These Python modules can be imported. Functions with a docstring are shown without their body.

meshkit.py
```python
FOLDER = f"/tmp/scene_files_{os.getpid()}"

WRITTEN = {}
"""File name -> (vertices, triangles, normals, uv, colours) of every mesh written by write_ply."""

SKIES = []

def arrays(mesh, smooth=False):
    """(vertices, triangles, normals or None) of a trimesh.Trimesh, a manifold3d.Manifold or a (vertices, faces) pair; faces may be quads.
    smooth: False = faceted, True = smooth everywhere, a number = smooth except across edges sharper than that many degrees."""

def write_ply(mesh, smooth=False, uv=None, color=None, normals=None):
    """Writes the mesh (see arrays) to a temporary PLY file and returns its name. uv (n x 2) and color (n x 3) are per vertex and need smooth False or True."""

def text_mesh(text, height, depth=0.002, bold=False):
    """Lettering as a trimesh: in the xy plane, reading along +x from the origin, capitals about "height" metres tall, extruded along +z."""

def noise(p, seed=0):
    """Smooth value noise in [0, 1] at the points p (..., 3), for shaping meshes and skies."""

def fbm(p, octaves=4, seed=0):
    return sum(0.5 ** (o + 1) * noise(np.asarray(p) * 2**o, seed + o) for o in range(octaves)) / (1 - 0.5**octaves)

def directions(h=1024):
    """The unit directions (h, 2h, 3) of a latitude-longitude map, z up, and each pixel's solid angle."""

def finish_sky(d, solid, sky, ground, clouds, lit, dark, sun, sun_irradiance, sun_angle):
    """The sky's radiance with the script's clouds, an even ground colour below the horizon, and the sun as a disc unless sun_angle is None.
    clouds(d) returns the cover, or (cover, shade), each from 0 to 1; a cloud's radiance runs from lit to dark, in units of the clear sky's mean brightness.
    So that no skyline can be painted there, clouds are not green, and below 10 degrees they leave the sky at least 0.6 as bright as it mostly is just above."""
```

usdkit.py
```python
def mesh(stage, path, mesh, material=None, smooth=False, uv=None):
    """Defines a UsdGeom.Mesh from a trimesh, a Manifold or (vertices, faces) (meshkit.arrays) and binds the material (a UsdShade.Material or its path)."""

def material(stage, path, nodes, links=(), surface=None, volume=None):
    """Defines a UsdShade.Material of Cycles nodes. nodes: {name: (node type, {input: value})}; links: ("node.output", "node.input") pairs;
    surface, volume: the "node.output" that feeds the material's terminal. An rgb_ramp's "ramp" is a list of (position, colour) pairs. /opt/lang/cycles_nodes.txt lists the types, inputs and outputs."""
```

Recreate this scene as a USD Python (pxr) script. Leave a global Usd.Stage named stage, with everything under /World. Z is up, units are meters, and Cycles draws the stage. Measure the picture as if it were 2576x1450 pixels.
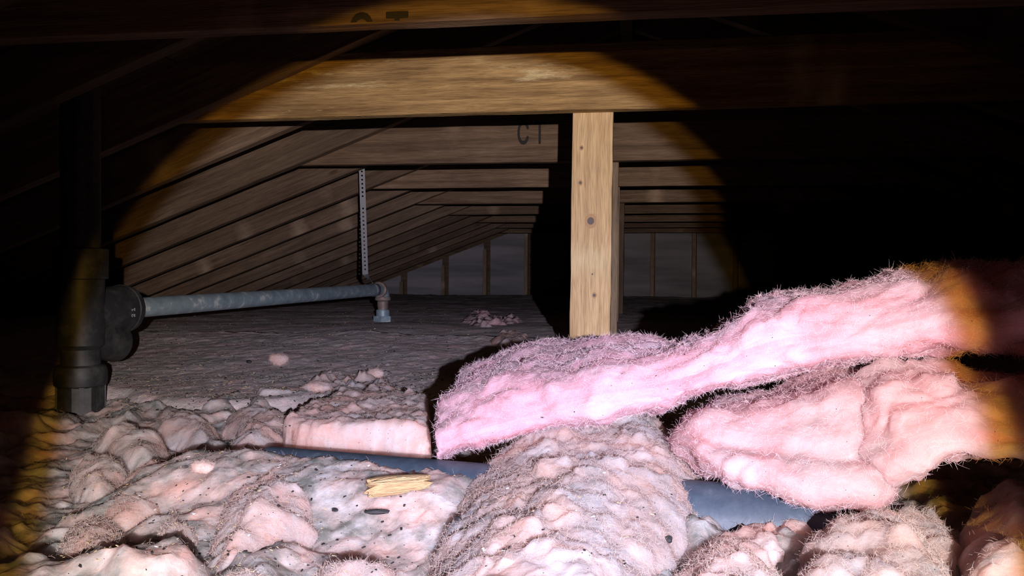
import math, random
import numpy as np, trimesh
import usdkit, meshkit
from pxr import Gf, Sdf, Usd, UsdGeom, UsdLux, UsdShade, Vt

stage = Usd.Stage.CreateInMemory()
UsdGeom.SetStageUpAxis(stage, 'Z'); UsdGeom.SetStageMetersPerUnit(stage, 1.0)
UsdGeom.Xform.Define(stage, '/World'); UsdGeom.Scope.Define(stage, '/World/Looks')

# ------------------------------------------------------------------ camera
F_PX, W_PX, H_PX = 2186.0, 2576, 1450
EYE = np.array([0.0, 0.0, 0.45])
YAW, PITCH, ROLL = 0.1497, -0.0120, -0.0054
_cy, _sy = math.cos(YAW), math.sin(YAW)
FWD = np.array([-_sy * math.cos(PITCH), _cy * math.cos(PITCH), math.sin(PITCH)])
_r = np.array([_cy, _sy, 0.0]); _u = np.cross(_r, FWD)
RIGHT = math.cos(ROLL) * _r - math.sin(ROLL) * _u
UP = math.sin(ROLL) * _r + math.cos(ROLL) * _u
cam = UsdGeom.Camera.Define(stage, '/World/camera')
cam.CreateHorizontalApertureAttr(36.0); cam.CreateFocalLengthAttr(36.0 * F_PX / W_PX)
cam.CreateClippingRangeAttr(Gf.Vec2f(0.02, 100.0)); cam.CreateExposureAttr(0.0)
_m = np.eye(4); _m[0, :3], _m[1, :3], _m[2, :3], _m[3, :3] = RIGHT, UP, -FWD, EYE
cam.AddTransformOp().Set(Gf.Matrix4d(*_m.ravel().tolist()))

# ------------------------------------------------------------------ the torch held behind and to the right of the camera: one head, whose lens
# gives a bluish core, a whitish beam with a clean rim, an amber colour fringe at that rim and a faint ruddy spill
TORCH = EYE + RIGHT * 0.135 + UP * 0.035 - FWD * 0.47
AIM = FWD - 0.097 * RIGHT - 0.132 * UP


def spot(name, power, color, cone, soft, aim=None, radius=0.006):
    l = UsdLux.SphereLight.Define(stage, '/World/' + name)
    l.CreateRadiusAttr(radius); l.CreateIntensityAttr(power); l.CreateColorAttr(Gf.Vec3f(*color)); l.CreateNormalizeAttr(True)
    s = UsdLux.ShapingAPI.Apply(l.GetPrim()); s.CreateShapingConeAngleAttr(cone); s.CreateShapingConeSoftnessAttr(soft)
    d = np.array(AIM if aim is None else aim, float); d /= np.linalg.norm(d)
    x = np.cross(d, [0, 0, 1.0]); x /= np.linalg.norm(x); y = np.cross(x, d)
    m = np.eye(4); m[0, :3], m[1, :3], m[2, :3], m[3, :3] = x, y, -d, TORCH
    l.AddTransformOp().Set(Gf.Matrix4d(*m.ravel().tolist()))


spot('torch_beam', 53.0, (0.85, 0.88, 1.05), 19.7, 0.10)
spot('torch_core', 40.0, (0.42, 0.50, 1.0), 18.0, 1.0)
spot('torch_fringe', 22.0, (1.0, 0.55, 0.08), 20.7, 0.06)
spot('torch_spill', 0.55, (1.0, 0.40, 0.33), 40.0, 0.8)


# ------------------------------------------------------------------ helpers
def ray(px, py):
    d = FWD + RIGHT * ((px - W_PX / 2) / F_PX) - UP * ((py - H_PX / 2) / F_PX)
    return d


def at(px, py, depth):
    """The point seen at a pixel of the photograph, DEPTH metres away along the attic."""
    d = ray(px, py); return EYE + d * (depth / d[1])


def on(px, py, z):
    d = ray(px, py); return EYE + d * ((z - EYE[2]) / d[2])


USED = {}


def path(name, parent=None):
    base = (parent.GetPath().pathString if parent is not None else '/World') + '/' + name
    n = USED.get(base, 0); USED[base] = n + 1
    return base if n == 0 else f'{base}_{n:03d}'


def tag(p, label=None, cat=None, group=None, kind=None):
    p = p.GetPrim()
    for k, v in (('label', label), ('category', cat), ('group', group), ('kind', kind)):
        if v: p.SetCustomDataByKey(k, v)
    return p


def obj(name, mesh, mat, parent=None, smooth=30, loc=None, frame=None):
    m = usdkit.mesh(stage, path(name, parent), mesh, mat, smooth=smooth)
    if frame is not None: m.AddTransformOp().Set(Gf.Matrix4d(*np.asarray(frame, float).ravel().tolist()))
    elif loc is not None: m.AddTranslateOp().Set(Gf.Vec3d(*map(float, loc)))
    return m.GetPrim()


def thing(name, loc, label, cat, group=None, frame=None):
    x = UsdGeom.Xform.Define(stage, path(name))
    if frame is not None: x.AddTransformOp().Set(Gf.Matrix4d(*np.asarray(frame, float).ravel().tolist()))
    else: x.AddTranslateOp().Set(Gf.Vec3d(*map(float, loc)))
    return tag(x, label, cat, group)


def frame(x, y, z, o):
    m = np.eye(4); m[0, :3], m[1, :3], m[2, :3], m[3, :3] = x, y, z, o
    return m


def fbm(p, octaves=4, seed=0): return meshkit.fbm(np.asarray(p, float) + 100.0, octaves, seed)


# ------------------------------------------------------------------ materials
def mat(name, nodes, links, surface='p.BSDF'):
    return usdkit.material(stage, '/World/Looks/' + name, nodes, links, surface=surface)


def wood(name, dark, light, knot=(0.10, 0.05, 0.025), grain=1.0, along='x', rough=0.75, bump=0.35, stain=0.5, knot_size=0.045, scar=0.6, torn=0.0):
    """Sawn lumber: grain along the piece's own axis, knots, water stains."""
    s = dict(x=(2.2, 60, 60), z=(60, 60, 2.2))[along]; k = dict(x=(2.6, 5.0, 7.5), z=(7.5, 5.0, 2.6))[along]
    g = dict(x=(18, 420, 420), z=(420, 420, 18))[along]
    mid = tuple(0.5 * (a + b) for a, b in zip(dark, light))
    n = {
        'tc': ('texture_coordinate', {}), 'oi': ('object_info', {}),
        'off': ('vector_math', {'math_type': 'scale', 'vector1': (7.3, 3.1, 5.7)}),
        'add': ('vector_math', {'math_type': 'add'}),
        'wn': ('noise_texture', {'scale': 3.0, 'detail': 2}), 'wsub': ('vector_math', {'math_type': 'multiply_add', 'vector2': (0.018, 0.018, 0.018)}),
        'm1': ('mapping', {'scale': s}), 'n1': ('noise_texture', {'scale': grain, 'detail': 5, 'roughness': 0.6, 'distortion': 0.35}),
        'm2': ('mapping', {'scale': g}), 'n2': ('noise_texture', {'scale': grain, 'detail': 2}),
        'mk': ('mapping', {'scale': k}), 'vk': ('voronoi_texture', {'scale': 1.0, 'randomness': 1.0}),
        'kr': ('rgb_ramp', {'ramp': [(0, (1, 1, 1)), (knot_size * 0.9, (0.85, 0.85, 0.85)), (knot_size * 1.5, (0.25, 0.25, 0.25)), (knot_size * 3.2, (0.0, 0.0, 0.0))]}),
        'ns': ('noise_texture', {'scale': 4.5, 'detail': 4}), 'rs': ('rgb_ramp', {'ramp': [(0.35, (0, 0, 0)), (0.7, (1, 1, 1))]}),
        'c1': ('rgb_ramp', {'ramp': [(0.25, dark), (0.5, mid), (0.72, light)]}),
        'c2': ('mix', {'mix_type': 'multiply', 'fac': 0.6}), 'r2': ('rgb_ramp', {'ramp': [(0.3, (0.45, 0.42, 0.4)), (0.6, (1, 1, 1))]}),
        'c3': ('mix', {'mix_type': 'mix', 'color2': knot}),
        'c4': ('mix', {'mix_type': 'multiply', 'color2': (0.55, 0.50, 0.47)}), 'sm': ('math', {'math_type': 'multiply', 'value2': stain}),
        'hv': ('hsv', {'saturation': 1.0}), 'val': ('map_range', {'from_min': 0, 'from_max': 1, 'to_min': 0.75, 'to_max': 1.2}),
        'msc': ('mapping', {'scale': dict(x=(4.4, 3.0, 1.3), z=(1.3, 3.0, 4.4))[along], 'location': (3.1, 1.7, 0.4)}), 'vsc': ('voronoi_texture', {'scale': 1.0, 'randomness': 1.0}),
        'nsc': ('noise_texture', {'scale': 30.0, 'detail': 3}), 'asc': ('math', {'math_type': 'multiply_add', 'value2': 0.16}),
        'rsc': ('rgb_ramp', {'ramp': [(0.15, (1, 1, 1)), (0.25, (0.35, 0.35, 0.35)), (0.34, (0, 0, 0))]}), 'fsc': ('math', {'math_type': 'multiply', 'value2': scar}),
        'csc': ('mix', {'color2': tuple(min(0.85, 1.55 * a + 0.05) for a in light)}),
        'mt': ('mapping', {'scale': dict(x=(2.5, 9, 22), z=(22, 9, 2.5))[along]}), 'nt': ('noise_texture', {'scale': 1.0, 'detail': 6, 'roughness': 0.7, 'distortion': 0.4}),
        'rt': ('rgb_ramp', {'ramp': [(0.57, (0, 0, 0)), (0.66, (1, 1, 1))]}), 'ft': ('math', {'math_type': 'multiply', 'value2': torn}),
        'ct': ('mix', {'color2': (0.80, 0.66, 0.36)}), 'hs2': ('math', {'math_type': 'multiply_add', 'value2': torn * 0.8}),
        'hsum': ('math', {'math_type': 'add'}),
        'b': ('bump', {'strength': bump, 'distance': 0.004}),
        'p': ('principled_bsdf', {'roughness': rough, 'specular_ior_level': 0.25}),
    }
    l = [('oi.random', 'off.scale'), ('tc.object', 'add.vector1'), ('off.vector', 'add.vector2'), ('add.vector', 'wn.vector'),
         ('wn.color', 'wsub.vector1'), ('add.vector', 'wsub.vector3'),
         ('wsub.vector', 'm1.vector'), ('m1.vector', 'n1.vector'), ('wsub.vector', 'm2.vector'), ('m2.vector', 'n2.vector'),
         ('add.vector', 'mk.vector'), ('mk.vector', 'vk.vector'), ('vk.distance', 'kr.fac'), ('add.vector', 'ns.vector'), ('ns.fac', 'rs.fac'),
         ('n1.fac', 'c1.fac'), ('c1.color', 'c2.color1'), ('n2.fac', 'r2.fac'), ('r2.color', 'c2.color2'),
         ('c2.color', 'c4.color1'), ('rs.color', 'sm.value1'), ('sm.value', 'c4.fac'),
         ('add.vector', 'msc.vector'), ('msc.vector', 'vsc.vector'), ('add.vector', 'nsc.vector'), ('nsc.fac', 'asc.value1'), ('vsc.distance', 'asc.value3'), ('asc.value', 'rsc.fac'), ('rsc.color', 'fsc.value1'), ('fsc.value', 'csc.fac'), ('c4.color', 'csc.color1'),
         ('add.vector', 'mt.vector'), ('mt.vector', 'nt.vector'), ('nt.fac', 'rt.fac'), ('rt.color', 'ft.value1'), ('ft.value', 'ct.fac'), ('csc.color', 'ct.color1'), ('ct.color', 'c3.color1'), ('kr.color', 'c3.fac'), ('oi.random', 'val.value'), ('c3.color', 'hv.color'), ('val.result', 'hv.value'), ('hv.color', 'p.base_color'),
         ('n1.fac', 'hsum.value1'), ('n2.fac', 'hsum.value2'), ('rt.color', 'hs2.value1'), ('hsum.value', 'hs2.value3'), ('hs2.value', 'b.height'), ('b.normal', 'p.normal')]
    if not torn:                                                       # no torn grain on this kind: leave its nodes out
        for k_ in ('mt', 'nt', 'rt', 'ft', 'ct', 'hs2'): n.pop(k_)
        l = [x for x in l if not any(e_.split('.')[0] in ('mt', 'nt', 'rt', 'ft', 'ct', 'hs2') for e_ in x)] + [('csc.color', 'c3.color1'), ('hsum.value', 'b.height')]
    return mat(name, n, l)


M = {}
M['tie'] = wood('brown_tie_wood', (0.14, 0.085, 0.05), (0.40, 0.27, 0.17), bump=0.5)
M['tie_lit'] = wood('torchlit_tie_wood', (0.21, 0.115, 0.045), (0.66, 0.43, 0.18), bump=0.8, torn=0.6, scar=0.85)  # tie wood made lighter and yellower: torchlight on the big tie painted in
M['rafter'] = wood('brown_rafter_wood', (0.12, 0.078, 0.05), (0.30, 0.21, 0.14), bump=0.45)
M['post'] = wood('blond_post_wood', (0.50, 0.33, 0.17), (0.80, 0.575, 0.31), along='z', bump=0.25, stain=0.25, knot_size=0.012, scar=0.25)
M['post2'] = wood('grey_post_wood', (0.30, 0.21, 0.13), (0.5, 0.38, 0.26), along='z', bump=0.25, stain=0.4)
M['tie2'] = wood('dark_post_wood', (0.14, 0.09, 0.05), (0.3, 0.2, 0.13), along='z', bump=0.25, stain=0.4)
M['deck'] = wood('roof_board_wood', (0.10, 0.065, 0.04), (0.25, 0.17, 0.1), bump=0.3)
M['panel'] = mat('grey_fibreboard', {'tc': ('texture_coordinate', {}), 'm': ('mapping', {'scale': (0.6, 1, 5)}), 'n': ('noise_texture', {'scale': 2.0, 'detail': 4}), 'r': ('rgb_ramp', {'ramp': [(0.35, (0.24, 0.23, 0.24)), (0.65, (0.42, 0.39, 0.39))]}), 'p': ('principled_bsdf', {'roughness': 0.9})}, [('tc.object', 'm.vector'), ('m.vector', 'n.vector'), ('n.fac', 'r.fac'), ('r.color', 'p.base_color')])
M['knot'] = mat('dark_knot_wood', {'p': ('principled_bsdf', {'base_color': (0.10, 0.075, 0.065), 'roughness': 0.6})}, [])
M['knot_ring'] = mat('knot_ring_wood', {'p': ('principled_bsdf', {'base_color': (0.46, 0.27, 0.13), 'roughness': 0.7})}, [])
M['ink'] = mat('black_stamp_ink', {'p': ('principled_bsdf', {'base_color': (0.02, 0.016, 0.014), 'roughness': 0.8})}, [])


# ------------------------------------------------------------------ timber
def timber(L, H, T, seed=0, end0=0.0, end1=0.0, n=28, jit=0.0012, ch=0.0025):
    """A sawn board: x along its length from 0 to L, y its thickness from 0 to T, z its height from 0 to H, chamfered, a little uneven; end0 / end1: how far the
    top stands back from the bottom at each end (a cut along the roof slope)."""
    rng = np.random.RandomState(seed)
    sec = np.array([(ch, 0), (T - ch, 0), (T, ch), (T, H - ch), (T - ch, H), (ch, H), (0, H - ch), (0, ch)])
    xs = np.linspace(0, 1, n); rings = []
    w = np.cumsum(rng.randn(n, 2), 0) * jit * 0.35; w -= np.linspace(0, 1, n)[:, None] * w[-1]
    for i, t in enumerate(xs):
        r = sec + rng.randn(8, 2) * jit * 0.3 + w[i]
        k = r[:, 1] / H
        x = (end0 * k) * (1 - t) + t * (L - end1 * k)
        rings.append(np.c_[x, r])
    v = np.vstack(rings); f = []
    for i in range(n - 1):
        for j in range(8):
            a, b = i * 8 + j, i * 8 + (j + 1) % 8
            f += [(a, b + 8, b), (a, a + 8, b + 8)]
    for j in range(1, 7):
        f.append((0, j, j + 1)); o = (n - 1) * 8; f.append((o, o + j + 1, o + j))
    m = trimesh.Trimesh(v, np.array(f), process=False)
    if m.volume < 0: m.invert()
    return m


CZ = EYE[2]
Z1, BAY = 2.1384, 0.813
TIE_H, RAF_A, RAF_M = 0.398 + CZ, 0.856 + CZ, 0.3807       # heights: tie underside; rafter underside at X = 0; roof pitch
WALL_Y = Z1 + BAY * 7.5
RIDGE_X = -0.06
RAF_W = 0.14
# ------------------------------------------------------------------ the setting
ROOF_X0, ROOF_X1 = -3.3, RIDGE_X
sl = math.atan(RAF_M)


def slope_frame(x0, y, z_under, left=True):
    """A frame whose x axis climbs a roof slope."""
    c, s = math.cos(sl), math.sin(sl)
    if left: return frame((c, 0, s), (0, 1, 0), (-s, 0, c), (x0, y, z_under))
    return frame((-c, 0, s), (0, -1, 0), (s, 0, c), (x0, y, z_under))


def raf_z(x): return RAF_A + RAF_M * x


tag(obj('floor', trimesh.creation.box(bounds=[(-3.4, 0.2, -0.02), (3.3, WALL_Y + 0.1, 0.0)]), M['deck'], smooth=False), kind='structure')
# rafters of the left slope: a pair at every second one carries a tie behind it
XL = -2.95; LR = (RIDGE_X - XL) / math.cos(sl)
RAFTER_LABEL = {
    0: 'unlit roof rafter nearest the camera on the left slope', 1: 'unlit roof rafter just before the one crossing the big lit tie beam',
    2: 'dim roof rafter crossing in front of the big lit tie beam at upper left', 3: 'rafter with an amber-lit face, topmost of those below the big tie beam',
    4: 'knotty rafter crossing in front of the tie beam stamped in black', 5: 'plain rafter whose upper end stops at the strap nail',
    6: 'rafter crossing behind the perforated strap, onto the second tie beyond the post', 7: 'rafter crossing behind the perforated strap, fifth lit rafter counted down from the amber one',
}
ORD = {8: 'sixth', 9: 'seventh', 10: 'eighth', 11: 'ninth', 12: 'tenth', 13: 'eleventh', 14: 'twelfth'}
dz = {2: 0.004, 3: -0.001, 6: -0.003, 8: 0.0}
for i in range(0, 16):
    y = Z1 + BAY * (i / 2 - 1) - 0.038 + (0.0 if i % 2 == 0 else 0.0)
    lab = RAFTER_LABEL.get(i) or (f'far roof rafter on the left slope, {ORD[i]} counted down from the amber one' if i < 15 else 'last rafter lying along the top of the gable wall')
    p = obj('roof_rafter', timber(LR, RAF_W, 0.038, seed=i), M['rafter'], frame=slope_frame(XL, y, raf_z(XL) + dz.get(i, 0)))
    tag(p, lab, 'rafter')
# the right slope, lost in the dark
XR = 2 * RIDGE_X - XL
for i in range(1, 16):
    y = Z1 + BAY * (i / 2 - 1)
    p = obj('roof_rafter', timber(LR, RAF_W, 0.038, seed=40 + i), M['rafter'], frame=slope_frame(XR, y, raf_z(XL), left=False))
    tag(p, 'unlit roof rafter lost in the dark on the right-hand slope', 'rafter', 'rafters in the dark on the right slope')
rz = raf_z(RIDGE_X)
ridge = trimesh.creation.box(bounds=[(RIDGE_X - 0.019, -0.1, rz - 0.02), (RIDGE_X + 0.019, WALL_Y + 0.05, rz + 0.16)])
tag(obj('ridge_board', ridge, M['deck'], smooth=False), 'unlit ridge board running along the peak of the roof', 'ridge board')
# roof deck: boards laid across the rafters
ceiling = UsdGeom.Xform.Define(stage, '/World/ceiling').GetPrim(); tag(ceiling, kind='structure')
nb = 16; bw = LR / nb
for left in (True, False):
    for k in range(nb):
        b = trimesh.creation.box(bounds=[(k * bw + 0.002, 0, RAF_W), ((k + 1) * bw - 0.002, WALL_Y + 0.3, RAF_W + 0.019)])
        obj('board', b, M['deck'], ceiling, smooth=False, frame=slope_frame(XL if left else XR, -0.2 if left else WALL_Y + 0.1, raf_z(XL), left))
# ------------------------------------------------------------------ collar ties and posts
TIE_LABEL = ['nearest tie beam crossing the top edge, stamped in black', 'big golden-lit tie beam resting on the front post',
             'brown tie beam with a black letter stamp, just behind the front post', 'tie beam second behind the front post, above the elbow of the pipe',
             'tie beam third behind the front post', 'tie beam fourth behind the front post', 'tie beam fifth behind the front post',
             'tie beam sixth behind the front post', 'tie beam nearest the gable wall']
TIE_W = [0.14, 0.165, 0.165, 0.165, 0.165, 0.165, 0.165, 0.165, 0.165]
dH = [0.0, 0.011, -0.001, -0.003, -0.003, -0.002, -0.0, 0.008, 0.008]
tilt = [0.0, 0.004, 0.0, 0.0, 0, 0, 0, 0, 0]
TIES = []
for k in range(9):
    y = Z1 + BAY * (k - 1); h = TIE_H + dH[k]; w = TIE_W[k]
    x0 = (h + 0.004 - RAF_A - RAF_W * 0.95 / math.cos(sl)) / RAF_M + 0.02          # left end, under the roof deck
    xin = (h - 0.03 - RAF_A) / RAF_M - 0.06
    x0 = max(x0, xin - 0.12); L = 2 * (RIDGE_X - x0)
    e = w / RAF_M * 0.55
    fr = frame((math.cos(tilt[k]), 0, math.sin(tilt[k])), (0, 1, 0), (-math.sin(tilt[k]), 0, math.cos(tilt[k])), (x0, y, h - tilt[k] * 0.6))
    t = thing('tie_beam', None, TIE_LABEL[k], 'beam', frame=fr)
    obj('board', timber(L, w, 0.038, seed=100 + k, end0=e, end1=e), M['tie_lit'] if k == 1 else M['tie'], t)
    TIES.append((t, x0, y, h))
POST_PX = [None, (1432, 1540, 560), (None, 1557, 420), (None, 1559, 520), (None, 1571, 520), (None, 1571, 545), (None, 1569, 560), (None, 1569, 575), (None, 1569, 580)]
POST_LABEL = [None, 'blond upright post with a round knot, standing in the pink insulation', 'upright post seen as a thin strip right behind the front post',
              'third upright post of the row, nearly hidden behind the front post', 'fourth upright post of the row, a dark edge beside the front post',
              'upright post fifth in the row behind the front post', 'upright post sixth in the row behind the front post', 'upright post seventh in the row behind the front post', 'upright post nearest the gable wall']
for k in range(1, 9):
    y = Z1 + BAY * (k - 1) + 0.039
    xr = at(POST_PX[k][1], POST_PX[k][2], y)[0]; wd = 0.1015 if k == 1 else 0.089
    h = TIE_H + dH[k] + 0.12
    m = timber(h, wd, 0.038, seed=200 + k, n=20)
    m.apply_transform(np.array([[0, 0, 1, 0], [0, 1, 0, 0], [1, 0, 0, 0], [0, 0, 0, 1]], float))
    if m.volume < 0: m.invert()
    lean = 0.006
    fr = frame((1, 0, -lean), (0, 1, 0), (lean, 0, 1), (xr - wd - lean * (TIE_H), y, 0.0))
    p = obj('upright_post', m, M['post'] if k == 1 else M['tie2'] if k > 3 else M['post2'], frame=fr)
    tag(p, POST_LABEL[k], 'post')
    if k == 1:                                                        # its knots: flush discs of darker wood with a ring round each
        for (qx, qy, r) in ((1486, 556, 0.0085), (1463, 372, 0.0030), (1460, 460, 0.0034), (1495, 743, 0.0036), (1490, 690, 0.002)):
            c = at(qx, qy, y); lx, lz = c[0] - fr[3, 0] - lean * c[2], c[2]
            for rr, mt, dep in ((r * 1.75, M['knot_ring'], 0.0007), (r, M['knot'], 0.0012)):
                d = trimesh.creation.cylinder(radius=rr, height=0.004, sections=28); d.vertices[:, 1] *= 1.25 if rr > r else 1.1
                d.apply_transform(np.array([[1, 0, 0, 0], [0, 0, -1, 0], [0, 1, 0, 0], [0, 0, 0, 1]], float)); d.apply_translation((lx, 0.002 - dep, lz))
                tag(obj('knot_ring' if rr > r else 'knot', d, mt, p, smooth=False), 'brown growth ring round the knot' if rr > r else 'dark round knot')

# ------------------------------------------------------------------ gable wall: fibreboard panels between studs
wall = UsdGeom.Xform.Define(stage, '/World/wall_back').GetPrim(); tag(wall, kind='structure')
obj('backing', trimesh.creation.box(bounds=[(-3.4, WALL_Y + 0.10, -0.02), (3.3, WALL_Y + 0.12, 2.2)]), M['deck'], wall, smooth=False)
stud_x = [at(px, 720, WALL_Y)[0] for px in (905, 1009.5, 1114, 1219, 1323, 1428, 1534, 1640, 1745, 1850, 1955)]
for k, x in enumerate(stud_x):
    top = raf_z(-abs(x - RIDGE_X) + RIDGE_X) - 0.01
    m = timber(top, 0.034, 0.05, seed=300 + k, n=12, ch=0.002)
    m.apply_transform(np.array([[0, 0, 1, 0], [0, 1, 0, 0], [1, 0, 0, 0], [0, 0, 0, 1]], float)); m.invert() if m.volume < 0 else None
    obj('stud', m, M['post2'], wall, loc=(x - 0.017, WALL_Y - 0.004, 0))
    if k + 1 < len(stud_x):
        a, b = x + 0.017 + (0.03 if x < 0 else 0.012), stud_x[k + 1] - 0.017
        ta, tb = (raf_z(-abs(q - RIDGE_X) + RIDGE_X) + 0.06 for q in (a, b))
        q = [(a, 0), (b, 0), (b, tb), (a, ta)]
        v = np.array([(p[0], WALL_Y + d, p[1]) for d in (0.046, 0.06) for p in q])
        hull = trimesh.convex.convex_hull(v)
        obj('panel', hull, M['panel'], wall, smooth=False)
# ------------------------------------------------------------------ insulation
from scipy.interpolate import PchipInterpolator, RegularGridInterpolator
from shapely.geometry import Polygon, Point, box as sbox
import shapely


def insulation(name, deep, mid, pale, dust=(0.22, 0.20, 0.19), dusty=0.5, grit=0.5, streak=(3, 40, 40), bump=0.5, sss=0.012):
    """Glass wool: coloured lamellae along the 'flow' of the piece, paler fluff, a film of dust on what faces up, dark grit."""
    n = {
        'at': ('attribute', {'attribute': 'flow'}), 'tc': ('texture_coordinate', {}), 'geo': ('geometry', {}), 'sep': ('separate_xyz', {}),
        'm1': ('mapping', {'scale': streak}), 'n1': ('noise_texture', {'scale': 1.0, 'detail': 5, 'roughness': 0.62, 'distortion': 0.9}),
        'n2': ('noise_texture', {'scale': 9.0, 'detail': 6, 'roughness': 0.65, 'distortion': 0.7}),
        'n3': ('noise_texture', {'scale': 34.0, 'detail': 4, 'roughness': 0.6}),
        'sum': ('math', {'math_type': 'multiply_add', 'value2': 0.55}), 'sc2': ('math', {'math_type': 'multiply', 'value2': 0.45}),
        'c1': ('rgb_ramp', {'ramp': [(0.30, deep), (0.48, mid), (0.62, pale)]}),
        'up': ('map_range', {'from_min': -0.1, 'from_max': 0.9, 'to_min': 0.0, 'to_max': 1.0, 'clamp': True}),
        'dn': ('math', {'math_type': 'multiply_add', 'value2': 0.55, 'value3': 0.0}), 'dn2': ('math', {'math_type': 'multiply', 'value2': 0.45}),
        'dr': ('rgb_ramp', {'ramp': [(0.42, (0, 0, 0)), (0.60, (1, 1, 1))]}),
        'du': ('math', {'math_type': 'multiply'}), 'da': ('math', {'math_type': 'multiply', 'value2': dusty}),
        'dat': ('attribute', {'attribute': 'dust'}), 'db': ('math', {'math_type': 'multiply', 'use_clamp': True}),
        'cd': ('mix', {'color2': dust}),
        'vo': ('voronoi_texture', {'scale': 320.0, 'randomness': 1.0}), 'vr': ('rgb_ramp', {'ramp': [(0.0, (1, 1, 1)), (0.14, (1, 1, 1)), (0.2, (0, 0, 0))]}),
        'vs': ('separate_color', {}), 'vt': ('math', {'math_type': 'greater_than', 'value2': 1.0 - 0.16 * grit}), 'vm': ('math', {'math_type': 'multiply'}),
        'cg': ('mix', {'color2': (0.03, 0.028, 0.026)}),
        'nb1': ('noise_texture', {'scale': 60.0, 'detail': 4, 'roughness': 0.65, 'distortion': 1.2}),
        'mb': ('mapping', {'scale': tuple(6 * s for s in streak)}), 'nb2': ('noise_texture', {'scale': 1.0, 'detail': 3, 'distortion': 1.5}),
        'hs': ('math', {'math_type': 'multiply_add', 'value2': 0.5}), 'nb3': ('noise_texture', {'scale': 280.0, 'detail': 2, 'roughness': 0.6, 'distortion': 0.8}), 'hs3': ('math', {'math_type': 'multiply_add', 'value2': 0.55}),
        'b': ('bump', {'strength': bump, 'distance': 0.008}),
        'p': ('principled_bsdf', {'roughness': 0.95, 'specular_ior_level': 0.08, 'subsurface_method': 'burley', 'subsurface_weight': 0.9 if sss else 0.0, 'subsurface_radius': (1.0, 0.75, 0.7), 'subsurface_scale': sss * 2.8}),
    }
    l = [('at.vector', 'm1.vector'), ('m1.vector', 'n1.vector'), ('tc.object', 'n2.vector'), ('tc.object', 'n3.vector'), ('n1.fac', 'sum.value1'), ('n2.fac', 'sc2.value1'), ('sc2.value', 'sum.value3'),
         ('sum.value', 'c1.fac'), ('geo.normal', 'sep.vector'), ('sep.z', 'up.value'), ('n2.fac', 'dn.value1'), ('n3.fac', 'dn2.value1'), ('dn2.value', 'dn.value3'), ('dn.value', 'dr.fac'),
         ('dr.color', 'du.value1'), ('up.result', 'du.value2'), ('du.value', 'da.value1'), ('da.value', 'db.value1'), ('dat.fac', 'db.value2'),
         ('c1.color', 'cd.color1'), ('db.value', 'cd.fac'),
         ('tc.object', 'vo.vector'), ('vo.distance', 'vr.fac'), ('vo.color', 'vs.color'), ('vs.r', 'vt.value1'), ('vt.value', 'vm.value1'), ('vr.color', 'vm.value2'),
         ('cd.color', 'cg.color1'), ('vm.value', 'cg.fac'), ('cg.color', 'p.base_color'),
         ('tc.object', 'nb1.vector'), ('at.vector', 'mb.vector'), ('mb.vector', 'nb2.vector'), ('nb1.fac', 'hs.value1'), ('nb2.fac', 'hs.value3'), ('tc.object', 'nb3.vector'), ('nb3.fac', 'hs3.value1'), ('hs.value', 'hs3.value3'), ('hs3.value', 'b.height'), ('b.normal', 'p.normal')]
    return mat(name, n, l)


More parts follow.
